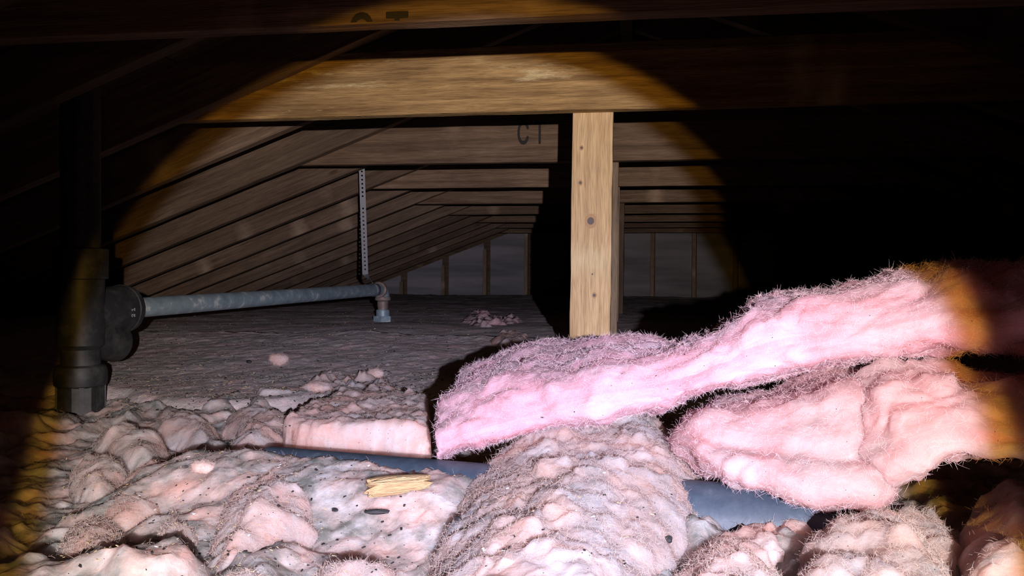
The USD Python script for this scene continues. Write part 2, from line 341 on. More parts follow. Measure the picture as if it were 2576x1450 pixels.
M['fresh'] = insulation('fresh_pink_wool', (0.60, 0.24, 0.28), (0.61, 0.34, 0.40), (0.60, 0.44, 0.50), dusty=0.75, grit=0.12, streak=(4, 26, 26))
M['salmon'] = insulation('salmon_wool', (0.56, 0.25, 0.26), (0.57, 0.35, 0.36), (0.56, 0.44, 0.45), dusty=0.3, grit=0.12, streak=(5, 18, 18))
M['peach'] = insulation('peach_wool', (0.54, 0.31, 0.24), (0.50, 0.36, 0.33), (0.53, 0.47, 0.49), dust=(0.24, 0.24, 0.24), dusty=0.65, grit=0.35, streak=(10, 14, 14), bump=0.5)
M['old'] = insulation('old_matted_wool', (0.68, 0.36, 0.30), (0.64, 0.48, 0.45), (0.70, 0.69, 0.72), dust=(0.17, 0.175, 0.155), dusty=0.95, grit=0.3, streak=(9, 11, 11), bump=0.5)
M['dirty'] = insulation('dust_covered_wool', (0.72, 0.48, 0.46), (0.68, 0.55, 0.55), (0.72, 0.67, 0.70), dust=(0.40, 0.39, 0.36), dusty=0.9, grit=1.6, streak=(9, 9, 9), bump=0.4, sss=0.0)
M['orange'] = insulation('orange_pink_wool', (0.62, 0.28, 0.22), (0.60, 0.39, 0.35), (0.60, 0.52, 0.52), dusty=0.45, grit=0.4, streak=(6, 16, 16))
M['fibre_pink'] = mat('pink_glass_fibre', {'p': ('principled_bsdf', {'base_color': (0.85, 0.62, 0.68), 'roughness': 0.7, 'specular_ior_level': 0.2})}, [])
M['fibre_old'] = mat('old_glass_fibre', {'p': ('principled_bsdf', {'base_color': (0.55, 0.44, 0.40), 'roughness': 0.8, 'specular_ior_level': 0.15})}, [])


def primvars(prim, **kw):
    api = UsdGeom.PrimvarsAPI(prim)
    for k, v in kw.items():
        v = np.asarray(v, np.float32)
        if v.ndim == 2: api.CreatePrimvar(k, Sdf.ValueTypeNames.Float3Array, 'vertex').Set(Vt.Vec3fArray.FromNumpy(v))
        else: api.CreatePrimvar(k, Sdf.ValueTypeNames.FloatArray, 'vertex').Set(Vt.FloatArray.FromNumpy(v))


def normals(v, f):
    n = np.zeros_like(v); t = np.cross(v[f[:, 1]] - v[f[:, 0]], v[f[:, 2]] - v[f[:, 0]])
    for k in range(3): np.add.at(n, f[:, k], t)
    return n / np.maximum(np.linalg.norm(n, axis=1, keepdims=True), 1e-12)


def puff(p, scale, seed, warp=0.6):
    """Rounded tufts with sharp creases between them, in [0, 1]."""
    p = np.asarray(p, float) / scale
    q = p + warp * (np.stack([fbm(p * 1.3, 2, seed + 11), fbm(p * 1.3, 2, seed + 23), fbm(p * 1.3, 2, seed + 37)], -1) - 0.5) * 2
    x = (2 * fbm(q, 2, seed) - 1) * 2.2
    return np.clip(np.sqrt(x * x + 0.05) - 0.14, 0, 1)


SURF = []            # meshes on which loose bits may lie


def fuzz(parent, v, f, n, count, length, mat_, seed, width=0.00020, up=0.3, name='loose_fibre', sel=None):
    """Short curled glass fibres standing off a surface: one part of it."""
    rng = np.random.RandomState(seed)
    ff = f if sel is None else f[sel(v[f].mean(1), n[f].mean(1))]
    a = np.linalg.norm(np.cross(v[ff[:, 1]] - v[ff[:, 0]], v[ff[:, 2]] - v[ff[:, 0]]), axis=1); i = rng.choice(len(ff), count, p=a / a.sum())
    w = rng.dirichlet((1, 1, 1), count); tri = ff[i]
    p = (v[tri] * w[..., None]).sum(1); nn = (n[tri] * w[..., None]).sum(1)
    lean = rng.randn(count, 3); lean -= (lean * nn).sum(1, keepdims=True) * nn; lean /= np.linalg.norm(lean, axis=1, keepdims=True)
    L = length * np.clip(rng.lognormal(0, 0.4, count), 0.3, 1.8)[:, None]
    curl = rng.randn(count, 3) * 0.5
    pts = [p - nn * 0.001]
    for t in (0.5, 1.0): pts.append(p + L * (nn * up * t + lean * (0.9 * t) + curl * t * t * 0.6))
    pts = np.stack(pts, 1).reshape(-1, 3).astype(np.float32)
    c = UsdGeom.BasisCurves.Define(stage, path(name, parent))
    c.CreateTypeAttr('linear'); c.CreateCurveVertexCountsAttr(Vt.IntArray.FromNumpy(np.full(count, 3, np.int32)))
    c.CreatePointsAttr(Vt.Vec3fArray.FromNumpy(pts))
    c.CreateWidthsAttr(Vt.FloatArray.FromNumpy(np.tile(np.array([width, width * 0.9, width * 0.4], np.float32), count))); c.SetWidthsInterpolation('vertex')
    UsdShade.MaterialBindingAPI.Apply(c.GetPrim()).Bind(mat_)
    tag(c, kind='stuff')


def batt(name, label, cat, stations, mat_, nu=260, nv=160, amp=0.012, seed=0, dust=None, fibres=0, fibre_len=0.005, group=None, lump=0.05, lam=0.0, fmat='fibre_pink', shape=None, caps=0.02, corner=3.2):
    """A slab of glass wool lofted through stations of four corners (front-bottom, front-top, back-top, back-bottom), rounded, puffed and frayed."""
    S = np.array(stations, float)                                                    # (n, 4, 3)
    d = np.r_[0, np.cumsum(np.linalg.norm(np.diff(S.mean(1), axis=0), axis=1))]; Ltot = d[-1]
    sp = PchipInterpolator(d, S.reshape(len(S), 12))
    th = np.linspace(0, 2 * np.pi, nv, endpoint=False)
    cs, sn = np.cos(th), np.sin(th); e = 2 / corner
    a = 0.5 - 0.5 * np.sign(cs) * np.abs(cs) ** e; b = 0.5 + 0.5 * np.sign(sn) * np.abs(sn) ** e                  # a: 0 front .. 1 back ; b: 0 bottom .. 1 top
    us = np.linspace(0, Ltot, nu); C = sp(us).reshape(nu, 4, 3)
    wt = np.stack([(1 - a) * (1 - b), (1 - a) * b, a * b, a * (1 - b)], 0)                                     # FB FT BT BB
    P = np.einsum('kv,ukc->uvc', wt, C)
    cen = C.mean(1)
    tang = np.gradient(cen, axis=0); tang /= np.linalg.norm(tang, axis=1, keepdims=True)
    rings, fl = [], []
    caps_s = [0.02, 0.25, 0.5, 0.7, 0.85, 0.94]
    per = np.r_[0, np.cumsum(np.linalg.norm(np.diff(P[nu // 2], axis=0), axis=1))]
    for s in caps_s: rings.append(cen[0] + (P[0] - cen[0]) * s - tang[0] * caps * (1 - s ** 3)); fl.append(np.c_[np.full(nv, -caps * (1 - s ** 3)), per, np.zeros(nv)])
    for i in range(nu): rings.append(P[i]); fl.append(np.c_[np.full(nv, us[i]), per, np.zeros(nv)])
    for s in caps_s[::-1]: rings.append(cen[-1] + (P[-1] - cen[-1]) * s + tang[-1] * caps * (1 - s ** 3)); fl.append(np.c_[np.full(nv, Ltot), per, np.zeros(nv)])
    v = np.vstack(rings); flow = np.vstack(fl); nr = len(rings)
    i, j = np.meshgrid(np.arange(nr - 1), np.arange(nv), indexing='ij'); A = i * nv + j; B = i * nv + (j + 1) % nv
    f = np.vstack([np.stack([A, B, B + nv], -1).reshape(-1, 3), np.stack([A, B + nv, A + nv], -1).reshape(-1, 3)])
    v = np.vstack([v, rings[0].mean(0), rings[-1].mean(0)]); flow = np.vstack([flow, flow[0], flow[-1]])
    k0, k1 = len(v) - 2, len(v) - 1; jj = np.arange(nv); j2 = (jj + 1) % nv
    f = np.vstack([f, np.c_[np.full(nv, k0), j2, jj], np.c_[np.full(nv, k1), (nr - 1) * nv + jj, (nr - 1) * nv + j2]])
    if trimesh.Trimesh(v, f, process=False).volume < 0: f = f[:, ::-1]
    n = normals(v, f)
    o = seed * 3.7
    big = puff(v + o, lump * 2.2, seed) - 0.55
    mid = puff(v + o + 5, lump * 0.8, seed + 3) - 0.55
    fine = fbm(v * 90 + o, 3, seed + 7) - 0.5
    h = amp * (1.1 * big + 0.55 * mid) + 0.0045 * fine
    if lam: h = h + lam * (fbm(np.c_[v @ RIGHT * 5, (v[:, 2] + 0.02 * fbm(v * 9, 2, seed)) * 75, v[:, 1] * 3], 3, seed + 17) - 0.5)
    if shape is not None: h = h + shape(v, n)
    v = v + n * h[:, None]
    base = np.array([v[:, 0].mean(), v[:, 1].mean(), v[:, 2].min()])
    t = thing(name, base, label, cat, group)
    v = v - base; n = normals(v, f)
    m = obj('wool', (v, f), mat_, t, smooth=True)
    dd = np.ones(len(v)) if dust is None else dust(v + base, n)
    primvars(m, flow=flow, dust=dd)
    SURF.append(trimesh.Trimesh(v + base, f, process=False))
    if fibres: fuzz(t, v, f, n, fibres, fibre_len, M[fmat], seed + 50)
    return t


def sheet(name, label, cat, xs, ys, height, mat_, seed=0, dust=None, fibres=0, fmat='fibre_old', fibre_len=0.005, keep=None, thick=0.06, group=None, up=0.4, flowdir=0.0, side=0.006):
    """A layer of wool lying on the ceiling boards: HEIGHT(x, y) is its top; thick, closed underneath. KEEP masks its outline."""
    X, Y = np.meshgrid(xs, ys, indexing='xy'); Zt = height(X, Y)
    q = np.stack([X, Y, Zt], -1).reshape(-1, 3)
    jx = (fbm(q * 38, 2, seed + 91) - 0.5) * side * 2; jy = (fbm(q * 38 + 9, 2, seed + 92) - 0.5) * side * 2
    top = q + np.c_[jx, jy, np.zeros(len(q))]; bot = q.copy(); bot[:, 2] = np.minimum(q[:, 2] - 0.004, q[:, 2].min() - 0.01 if keep is not None else q[:, 2] - thick)
    ny, nx = X.shape; idx = np.arange(nx * ny).reshape(ny, nx)
    ok = np.ones((ny, nx), bool) if keep is None else keep(X, Y)
    c = ok[:-1, :-1] & ok[1:, :-1] & ok[:-1, 1:] & ok[1:, 1:]
    a, b, d, e = idx[:-1, :-1][c], idx[:-1, 1:][c], idx[1:, 1:][c], idx[1:, :-1][c]
    ft = np.vstack([np.c_[a, b, d], np.c_[a, d, e]]); N = nx * ny
    ed = np.vstack([ft[:, [0, 1]], ft[:, [1, 2]], ft[:, [2, 0]]]); key = ed[:, 0] * N + ed[:, 1]; rev = ed[:, 1] * N + ed[:, 0]
    bd = ed[~np.isin(key, rev)]
    # the underside is coarse: only the rim is shared, a fan closes it
    cen = len(top) + len(bot)
    vb = np.array([[q[ft.ravel(), 0].mean(), q[ft.ravel(), 1].mean(), bot[ft.ravel(), 2].min()]])
    v = np.vstack([top, bot, vb])
    f = np.vstack([ft, np.c_[bd[:, 1], bd[:, 0], bd[:, 0] + N], np.c_[bd[:, 1], bd[:, 0] + N, bd[:, 1] + N], np.c_[bd[:, 1] + N, bd[:, 0] + N, np.full(len(bd), cen)]])
    used = np.unique(f); remap = np.full(len(v), -1); remap[used] = np.arange(len(used)); v, f = v[used], remap[f]
    base = np.array([v[:, 0].mean(), v[:, 1].mean(), v[:, 2].min()])
    t = thing(name, base, label, cat, group)
    n = normals(v, f); m = obj('wool', (v - base, f), mat_, t, smooth=True)
    c_, s_ = math.cos(flowdir), math.sin(flowdir)
    primvars(m, flow=np.c_[v[:, 0] * c_ + v[:, 1] * s_, -v[:, 0] * s_ + v[:, 1] * c_, v[:, 2]], dust=np.ones(len(v)) if dust is None else dust(v, n))
    SURF.append(trimesh.Trimesh(v, f[:len(ft)], process=False))
    if fibres: fuzz(t, v - base, f[:len(ft)], n, fibres, fibre_len, M[fmat], seed + 50, up=up, sel=lambda c, nn: (c[:, 1] > 0.75 - base[1]) & (np.abs(c[:, 0] + base[0] + 0.17 * (c[:, 1] + base[1])) < 0.74 * (c[:, 1] + base[1])))
    return t


def level(X, Y):
    """The general lie of the wool: low and trampled near the hatch, higher towards the gable."""
    t = np.clip((Y - 1.75) / 1.5, 0, 1); t = t * t * (3 - 2 * t)
    return 0.165 + 0.100 * t + 0.004 * np.clip(Y - 3.3, 0, 9) * 0.5


def P3(X, Y, k=0.0): return np.stack([X, Y, np.full_like(X, k)], -1)


def h_far(X, Y):
    h = level(X, Y) + 0.028 * (fbm(P3(X, Y) * 2.2, 3, 5) - 0.5) + 0.008 * (puff(P3(X, Y), 0.16, 8) - 0.5) * np.clip((Y - 1.6), 0.25, 1) * 0.6 + 0.007 * (fbm(P3(X, Y) * 45, 3, 9) - 0.5)
    h = h + 0.07 * np.exp(-((Y - 7.6) / 0.5) ** 2) * fbm(P3(X, Y) * 5, 2, 3) * 0.4
    return h


DR = 0.046                                                          # the black drain pipe: radius, and two points of its axis


def axis_pt(px, py, top_z=0.214):
    d = ray(px, py); p = EYE + d * ((top_z - EYE[2]) / d[2]); return p - np.array([0, 0, DR]) + np.array([0, 0.004, 0])


d0, d1 = axis_pt(830, 1139), axis_pt(1890, 1224)
dv = (d1 - d0) / np.linalg.norm(d1 - d0)


def banked(X, Y):
    """How far the wool is banked up along the near side of the drain pipe, and to what height."""
    s = (X - d0[0]) * dv[0] + (Y - d0[1]) * dv[1]; t = -((Y - d0[1]) * dv[0] - (X - d0[0]) * dv[1])
    a = np.clip((s + 0.30) / 0.10, 0, 1) * np.clip((0.30 - s) / 0.10, 0, 1); w = np.clip((t - 0.005) / 0.018, 0, 1) * np.clip((0.20 - t) / 0.10, 0, 1)
    return a * w, 0.211 - 0.16 * np.clip(t - 0.03, 0, 1)


def h_near(X, Y):
    p = P3(X, Y)
    w, top = banked(X, Y)
    h = level(X, Y) + 0.050 * (fbm(p * 4.2, 2, 20) - 0.5) + 0.030 * (puff(p, 0.20, 21, 1.0) - 0.6) + 0.010 * (puff(p, 0.085, 22, 0.9) - 0.55) + 0.003 * (puff(p, 0.03, 23) - 0.5)
    h = h * (1 - w) + (top + 0.25 * (h - level(X, Y))) * w
    return h + 0.013 * (fbm(p * 75, 4, 24) - 0.5)


def grid(a, b, step): return np.linspace(a, b, max(4, int(round((b - a) / step))))


SEAM = 1.93


def edge(X, Y): return Y - (SEAM - 0.22 + 0.36 * (fbm(P3(X, Y) * 3.0, 4, 77) - 0.35) - 0.02 * X)


def h_mid(X, Y):
    e = np.clip(edge(X, Y) / 0.14, 0, 1); e = e * e * (3 - 2 * e)
    return (np.maximum(h_far(X, Y), 0.16) + 0.010) * e + (0.125) * (1 - e)


sheet('insulation_blanket', 'grey dust-covered insulation blanket spreading under the pipe towards the gable wall', 'insulation', grid(-3.1, 2.6, 0.03), grid(SEAM + 0.9, WALL_Y - 0.015, 0.03), h_far, M['dirty'], seed=1, fibres=0)
sheet('insulation_blanket', 'grey dust-covered insulation blanket in the middle ground, littered with wood shavings', 'insulation', grid(-2.4, 1.6, 0.009), grid(SEAM - 0.25, SEAM + 0.92, 0.009), h_mid, M['dirty'], seed=2, fibres=3000, fibre_len=0.005, keep=lambda X, Y: edge(X, Y) > 0)
sheet('insulation_layer', 'lumpy old pink insulation layer covering the foreground floor', 'insulation', grid(-1.85, 1.0, 0.006), grid(0.52, SEAM + 0.25, 0.006), h_near, M['old'], seed=3, fibres=36000, fibre_len=0.005)


# ------------------------------------------------------------------ loose clumps lying on the layer
def clump(name, label, px, H, R, mat_, z0=0.18, seed=0, amp=(0.02, 0.008), step=0.0045, fibres=4000, tilt=(0, 0), dust=None, power=2.0, fmat='fibre_old', lump=0.09, base=0.135, group=None, flowdir=0.0, cat='insulation'):
    pts = np.array([on(x, y, z0)[:2] for x, y in px]); po = Polygon(pts).buffer(0.02).buffer(-0.02)
    x0, y0, x1, y1 = po.bounds; xs, ys = grid(x0, x1, step), grid(y0, y1, step); ctr = np.array([(x0 + x1) / 2, (y0 + y1) / 2])

    def inside(X, Y): return shapely.distance(po.exterior, shapely.points(X, Y)) * np.where(shapely.contains_xy(po, X, Y), 1, -1)

    def height(X, Y):
        d = inside(X, Y) + 0.012 * (fbm(P3(X, Y, seed) * 30, 2, seed) - 0.5)
        t = np.clip(d / R, 0, 1); prof = np.clip(1 - (1 - t) ** power, 0, 1) ** (1 / power)
        p = P3(X, Y, seed * 1.3)
        top = H + tilt[0] * (X - ctr[0]) + tilt[1] * (Y - ctr[1]) + amp[0] * (puff(p, lump, seed) - 0.55) + amp[1] * (puff(p, lump * 0.33, seed + 5) - 0.5) + 0.015 * (fbm(p * 75, 4, seed + 9) - 0.5)
        return base + (z0 - 0.01 - base + top) * prof
    return sheet(name, label, cat, xs, ys, height, mat_, seed=seed, dust=dust, fibres=fibres, keep=lambda X, Y: inside(X, Y) > -0.004, fmat=fmat, group=group, flowdir=flowdir)


clump('insulation_clump', 'big peach-coloured rough mound of insulation in front of the bright pink batt', [(1075, 1450), (1090, 1330), (1150, 1230), (1260, 1170), (1420, 1140), (1600, 1135), (1720, 1160), (1790, 1230), (1800, 1290), (1770, 1340), (1700, 1390), (1650, 1450), (1630, 1560), (1100, 1560)],
      0.074, 0.12, M['peach'], seed=31, amp=(0.013, 0.006), fibres=22000, tilt=(0.06, 0.12), lump=0.07, step=0.003)
clump('insulation_clump', 'rounded salmon clump folded over on itself at lower left of the wood chunk', [(520, 1345), (540, 1260), (600, 1180), (690, 1150), (790, 1145), (850, 1175), (865, 1240), (800, 1300), (700, 1350), (610, 1385), (545, 1385)],
      0.030, 0.08, M['orange'], seed=32, amp=(0.016, 0.006), fibres=7000, lump=0.08, step=0.0035)
clump('insulation_clump', 'wedge of old insulation with a pink cut face behind the thin black pipe', [(715, 1115), (760, 1070), (860, 1035), (1000, 1030), (1080, 1045), (1085, 1140), (1000, 1142), (840, 1135), (740, 1130)],
      0.055, 0.016, M['orange'], seed=33, amp=(0.012, 0.006), fibres=5000, lump=0.08, step=0.0035, power=3, dust=lambda v, n: np.clip(n[:, 2] * 1.6 - 0.4, 0, 1) * 1.4)
clump('insulation_clump', 'fluffy whitish tuft heaped behind the wedge of insulation', [(750, 985), (790, 950), (880, 945), (930, 925), (1010, 935), (1035, 985), (1040, 1010), (940, 1020), (830, 1015)],
      0.03, 0.05, M['peach'], seed=34, amp=(0.024, 0.010), fibres=2000, lump=0.06)
clump('insulation_clump', 'thick folded clump of whitish and peach insulation at lower right', [(1960, 1450), (2000, 1380), (2090, 1330), (2200, 1310), (2320, 1290), (2400, 1310), (2440, 1380), (2440, 1480), (2400, 1560), (1950, 1560)],
      0.045, 0.06, M['peach'], seed=35, amp=(0.030, 0.010), fibres=8000, lump=0.11, step=0.003)
clump('insulation_clump', 'smooth orange-pink lump at the bottom edge between the peach mound and the whitish fold', [(1665, 1450), (1690, 1390), (1770, 1360), (1880, 1365), (1960, 1400), (2020, 1450), (2000, 1560), (1660, 1560)],
      0.022, 0.06, M['orange'], seed=36, amp=(0.014, 0.004), fibres=4000, lump=0.12, step=0.003, dust=lambda v, n: np.full(len(v), 0.4))
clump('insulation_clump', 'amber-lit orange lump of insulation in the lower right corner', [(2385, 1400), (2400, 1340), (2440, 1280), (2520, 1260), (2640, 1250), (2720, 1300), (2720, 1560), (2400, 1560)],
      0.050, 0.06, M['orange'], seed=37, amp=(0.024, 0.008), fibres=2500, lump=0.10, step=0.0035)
clump('insulation_clump', 'flat salmon flap of insulation lying in front of the wide black pipe', [(1690, 1400), (1740, 1350), (1830, 1325), (1950, 1300), (2100, 1285), (2250, 1270), (2330, 1275), (2260, 1320), (2080, 1350), (1960, 1400), (1800, 1420)],
      0.018, 0.03, M['orange'], seed=38, amp=(0.010, 0.006), fibres=2500, lump=0.07, step=0.003, dust=lambda v, n: np.full(len(v), 0.5))
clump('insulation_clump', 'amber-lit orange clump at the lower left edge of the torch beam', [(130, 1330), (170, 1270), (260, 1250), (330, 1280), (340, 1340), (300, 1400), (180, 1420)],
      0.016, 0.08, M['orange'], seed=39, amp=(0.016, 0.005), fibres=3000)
clump('insulation_clump', 'pale grey tuft of insulation left of the folded salmon clump', [(375, 1310), (400, 1265), (460, 1250), (500, 1275), (500, 1325), (450, 1350), (395, 1345)],
      0.012, 0.06, M['peach'], seed=40, amp=(0.014, 0.006), fibres=3000, lump=0.06)
clump('insulation_clump', 'rolled pink clump of insulation between the salmon fold and the stack pipe', [(560, 1110), (590, 1060), (680, 1040), (760, 1050), (740, 1100), (660, 1130), (590, 1135)],
      0.024, 0.06, M['orange'], seed=41, amp=(0.014, 0.006), fibres=3000, lump=0.07)
clump('insulation_clump', 'orange-brown scrap of insulation beside the left end of the bright batt', [(1225, 862), (1250, 848), (1310, 838), (1345, 848), (1330, 868), (1260, 876)],
      0.03, 0.03, M['orange'], z0=0.24, base=0.2, seed=42, amp=(0.012, 0.006), fibres=500, step=0.006)
clump('insulation_clump', 'pale pink tufts heaped on the far blanket just left of the post shadow', [(1150, 820), (1170, 800), (1200, 792), (1240, 800), (1290, 806), (1325, 806), (1325, 824), (1260, 834), (1180, 834)],
      0.03, 0.06, M['salmon'], z0=0.25, base=0.22, seed=45, amp=(0.03, 0.02), fibres=600, lump=0.10, step=0.008)


def tuft(label, px, py, size, mat_, seed, z0=0.2, sink=0.25, fibres=700):
    """A loose ball of wool."""
    p, z0 = settle(px, py, z0); m = trimesh.creation.icosphere(4, 1.0); q = np.asarray(m.vertices)
    v = q * (0.72 + 0.55 * fbm(q * 1.5 + seed, 2, seed) * (0.6 + 0.4 * puff(q + seed, 0.9, seed)))[:, None] * np.asarray(size) / 2 + 0.006 * (fbm(q * 9 + seed, 3, seed + 2) - 0.5)[:, None] * q
    base = np.array([p[0], p[1], z0 - sink * size[2]]); v = v - [0, 0, v[:, 2].min()]
    f = np.asarray(m.faces); t = thing('insulation_tuft', base, label, 'insulation'); n = normals(v, f)
    o = obj('wool', (v, f), mat_, t, smooth=True); primvars(o, flow=v, dust=np.full(len(v), 0.5)); fuzz(t, v, f, n, fibres, 0.004, M['fibre_old'], seed)



# smaller clumps of the trampled wool at left
for px, py, rx, ry, hh, mt, sd, lab in (
    (470, 1045, 80, 26, 0.022, 'peach', 71, 'yellowish pale clump of insulation in front of the black hub of the stack'),
    (330, 1085, 85, 28, 0.020, 'old', 72, 'dusty flat clump of insulation in front of the stack, at the left beam edge'),
    (250, 1150, 80, 30, 0.018, 'old', 73, 'grey-green dusty clump of insulation at the left beam edge, below the stack'),
    (420, 1170, 95, 32, 0.024, 'orange', 74, 'broad salmon clump of insulation left of the rolled pink clump'),
    (330, 1235, 85, 30, 0.020, 'orange', 76, 'salmon clump of insulation behind the amber-lit orange clump'),
    (640, 1420, 110, 34, 0.020, 'peach', 77, 'pale clump of insulation at the bottom edge under the folded salmon clump'),
    (420, 1420, 90, 36, 0.018, 'orange', 78, 'salmon clump of insulation at the bottom edge under the pale grey tuft'),
    (880, 1390, 120, 30, 0.014, 'peach', 79, 'flat whitish clump of insulation at the bottom edge left of the peach mound'),
    (950, 975, 70, 24, 0.028, 'orange', 80, 'orange clump of insulation behind the right end of the wedge'),
    (640, 1030, 70, 24, 0.022, 'peach', 81, 'pale wispy clump of insulation behind the rolled pink clump')):
    rg = np.random.RandomState(sd); an = np.linspace(0, 2 * np.pi, 18, endpoint=False); rr = 1 + 0.22 * np.sin(2 * an + rg.uniform(0, 6)) * rg.uniform(0.3, 1) + 0.12 * np.sin(3 * an + rg.uniform(0, 6))
    clump('insulation_clump', lab, [(px + rx * r_ * math.cos(a_), py + ry * r_ * math.sin(a_)) for a_, r_ in zip(an, rr)], hh * 0.75, 0.08, M[mt], z0=0.185 if py > 1000 else 0.205, base=0.14, seed=sd, amp=(0.014, 0.005), fibres=1500, lump=0.07, step=0.0045)

# ------------------------------------------------------------------ the big batts on the right


def corner_set(rows):
    out = []
    for fb, ft, bt in rows:
        FB, FT, BT = at(*fb), at(*ft), at(*bt); BB = BT.copy(); BB[2] = min(FB[2] - 0.01, BT[2] - 0.06); out.append((FB, FT, BT, BB))
    return out


A_ = corner_set([
    ((1098, 1188, 1.075), (1085, 1050, 1.10), (1185, 900, 1.36)), ((1190, 1165, 1.065), (1200, 985, 1.10), (1325, 830, 1.47)),
    ((1400, 1108, 1.05), (1380, 930, 1.10), (1450, 826, 1.48)), ((1560, 1078, 1.03), (1540, 890, 1.09), (1590, 840, 1.40)),
    ((1700, 1052, 1.02), (1690, 852, 1.07), (1700, 858, 1.38)), ((1800, 1008, 1.01), (1800, 822, 1.06), (1810, 835, 1.38)),
    ((1920, 1000, 1.00), (1900, 735, 1.06), (1910, 755, 1.38)), ((2100, 948, 0.99), (2080, 715, 1.04), (2090, 735, 1.36)),
    ((2270, 928, 0.97), (2240, 682, 1.03), (2250, 700, 1.35)), ((2430, 905, 0.95), (2420, 652, 1.01), (2430, 670, 1.33)), ((2660, 900, 0.93), (2660, 640, 0.99), (2670, 655, 1.31))])
batt('insulation_batt', 'fresh bright pink insulation batt with a frayed end, rising across the others to the right', 'insulation', A_, M['fresh'], nu=460, nv=300, amp=0.012, seed=61, lump=0.055, lam=0.008, fibres=50000, fibre_len=0.006,
     dust=lambda v, n: np.clip(n[:, 2] * 1.5 - 0.3, 0, 1) * np.clip((0.22 - (v @ RIGHT)) / 0.2, 0, 1))
B1 = corner_set([
    ((1745, 1135, 1.00), (1705, 1062, 1.05), (1720, 1010, 1.2)), ((1830, 1215, 0.965), (1780, 1018, 1.03), (1790, 990, 1.2)),
    ((1930, 1258, 0.94), (1900, 1000, 1.02), (1905, 970, 1.2)), ((2050, 1308, 0.91), (2020, 970, 1.01), (2020, 945, 1.2)),
    ((2170, 1298, 0.905), (2110, 945, 1.00), (2110, 920, 1.2)), ((2230, 1265, 0.93), (2170, 945, 1.01), (2170, 920, 1.2))])
batt('insulation_batt', 'pink insulation batt bent down over the wide black pipe, under the bright batt', 'insulation', B1, M['salmon'], nu=240, nv=260, amp=0.014, seed=62, lump=0.07, fibres=9000, fibre_len=0.006,
     shape=lambda v, n: 0.009 * np.exp(-((v[:, 2] - 0.225) / 0.03) ** 2) - 0.012 * np.exp(-((v[:, 2] - 0.27) / 0.012) ** 2))
B2 = corner_set([
    ((2165, 1285, 0.95), (2130, 940, 1.00), (2140, 910, 1.2)), ((2290, 1240, 0.91), (2250, 925, 0.965), (2260, 900, 1.2)), ((2400, 1198, 0.90), (2390, 922, 0.955), (2395, 900, 1.2)),
    ((2480, 1200, 0.885), (2465, 945, 0.94), (2470, 920, 1.2)), ((2680, 1190, 0.86), (2660, 915, 0.92), (2660, 900, 1.2))])
batt('insulation_batt', 'wrinkled pale pink insulation batt standing on edge at right, half outside the beam', 'insulation', B2, M['salmon'], nu=260, nv=260, amp=0.020, seed=64, lump=0.06, fibres=8000, fibre_len=0.006)
# ------------------------------------------------------------------ pipes
M['abs'] = mat('black_plastic', {'tc': ('texture_coordinate', {}), 'n': ('noise_texture', {'scale': 25.0, 'detail': 5, 'roughness': 0.65}), 'r': ('rgb_ramp', {'ramp': [(0.45, (0.018, 0.019, 0.021)), (0.7, (0.05, 0.05, 0.05))]}),
                                 'p': ('principled_bsdf', {'roughness': 0.55, 'specular_ior_level': 0.35})}, [('tc.object', 'n.vector'), ('n.fac', 'r.fac'), ('r.color', 'p.base_color')])
M['drain'] = mat('dusty_black_drain_plastic', {'tc': ('texture_coordinate', {}), 'n': ('noise_texture', {'scale': 40.0, 'detail': 6, 'roughness': 0.7}), 'r': ('rgb_ramp', {'ramp': [(0.40, (0.04, 0.06, 0.09)), (0.60, (0.06, 0.085, 0.12)), (0.70, (0.10, 0.13, 0.16)), (0.8, (0.25, 0.26, 0.25))]}),
                                   'p': ('principled_bsdf', {'roughness': 0.5, 'specular_ior_level': 0.5})}, [('tc.object', 'n.vector'), ('n.fac', 'r.fac'), ('r.color', 'p.base_color')])
M['galv'] = mat('galvanised_steel', {'tc': ('texture_coordinate', {}), 'n': ('noise_texture', {'scale': 30.0, 'detail': 5, 'roughness': 0.6}), 'v': ('voronoi_texture', {'scale': 45.0}),
                                     'r': ('rgb_ramp', {'ramp': [(0.35, (0.20, 0.28, 0.32)), (0.58, (0.30, 0.39, 0.43)), (0.68, (0.62, 0.66, 0.66))]}),
                                     'p': ('principled_bsdf', {'roughness': 0.5, 'metallic': 0.25, 'specular_ior_level': 0.5})}, [('tc.object', 'n.vector'), ('n.fac', 'r.fac'), ('r.color', 'p.base_color')])
M['rust'] = mat('rusty_steel', {'tc': ('texture_coordinate', {}), 'n': ('noise_texture', {'scale': 40.0, 'detail': 5, 'roughness': 0.6}),
                                'r': ('rgb_ramp', {'ramp': [(0.35, (0.20, 0.12, 0.08)), (0.6, (0.28, 0.24, 0.22))]}), 'p': ('principled_bsdf', {'roughness': 0.6, 'metallic': 0.3})}, [('tc.object', 'n.vector'), ('n.fac', 'r.fac'), ('r.color', 'p.base_color')])
M['strap'] = mat('zinc_strap', {'p': ('principled_bsdf', {'base_color': (0.10, 0.10, 0.105), 'metallic': 0.2, 'roughness': 0.45})}, [])
M['mark'] = mat('moulded_mark_grey', {'p': ('principled_bsdf', {'base_color': (0.25, 0.25, 0.27), 'roughness': 0.6})}, [])


def lathe(profile, n=48):
    """Revolve (radius, z) pairs about z; closed at both ends where the radius is not zero."""
    pr = [(0.0, profile[0][1])] + list(profile) + [(0.0, profile[-1][1])]
    m = trimesh.creation.revolve(np.array(pr, float), sections=n)
    if m.volume < 0: m.invert()
    return m


def along(m, p0, p1):
    """Turn a z-axis mesh so that its z axis runs from p0 towards p1, its origin at p0."""
    z = np.asarray(p1, float) - p0; z /= np.linalg.norm(z)
    T = trimesh.geometry.align_vectors([0, 0, 1], z); T[:3, 3] = p0
    m = m.copy(); m.apply_transform(T); return m


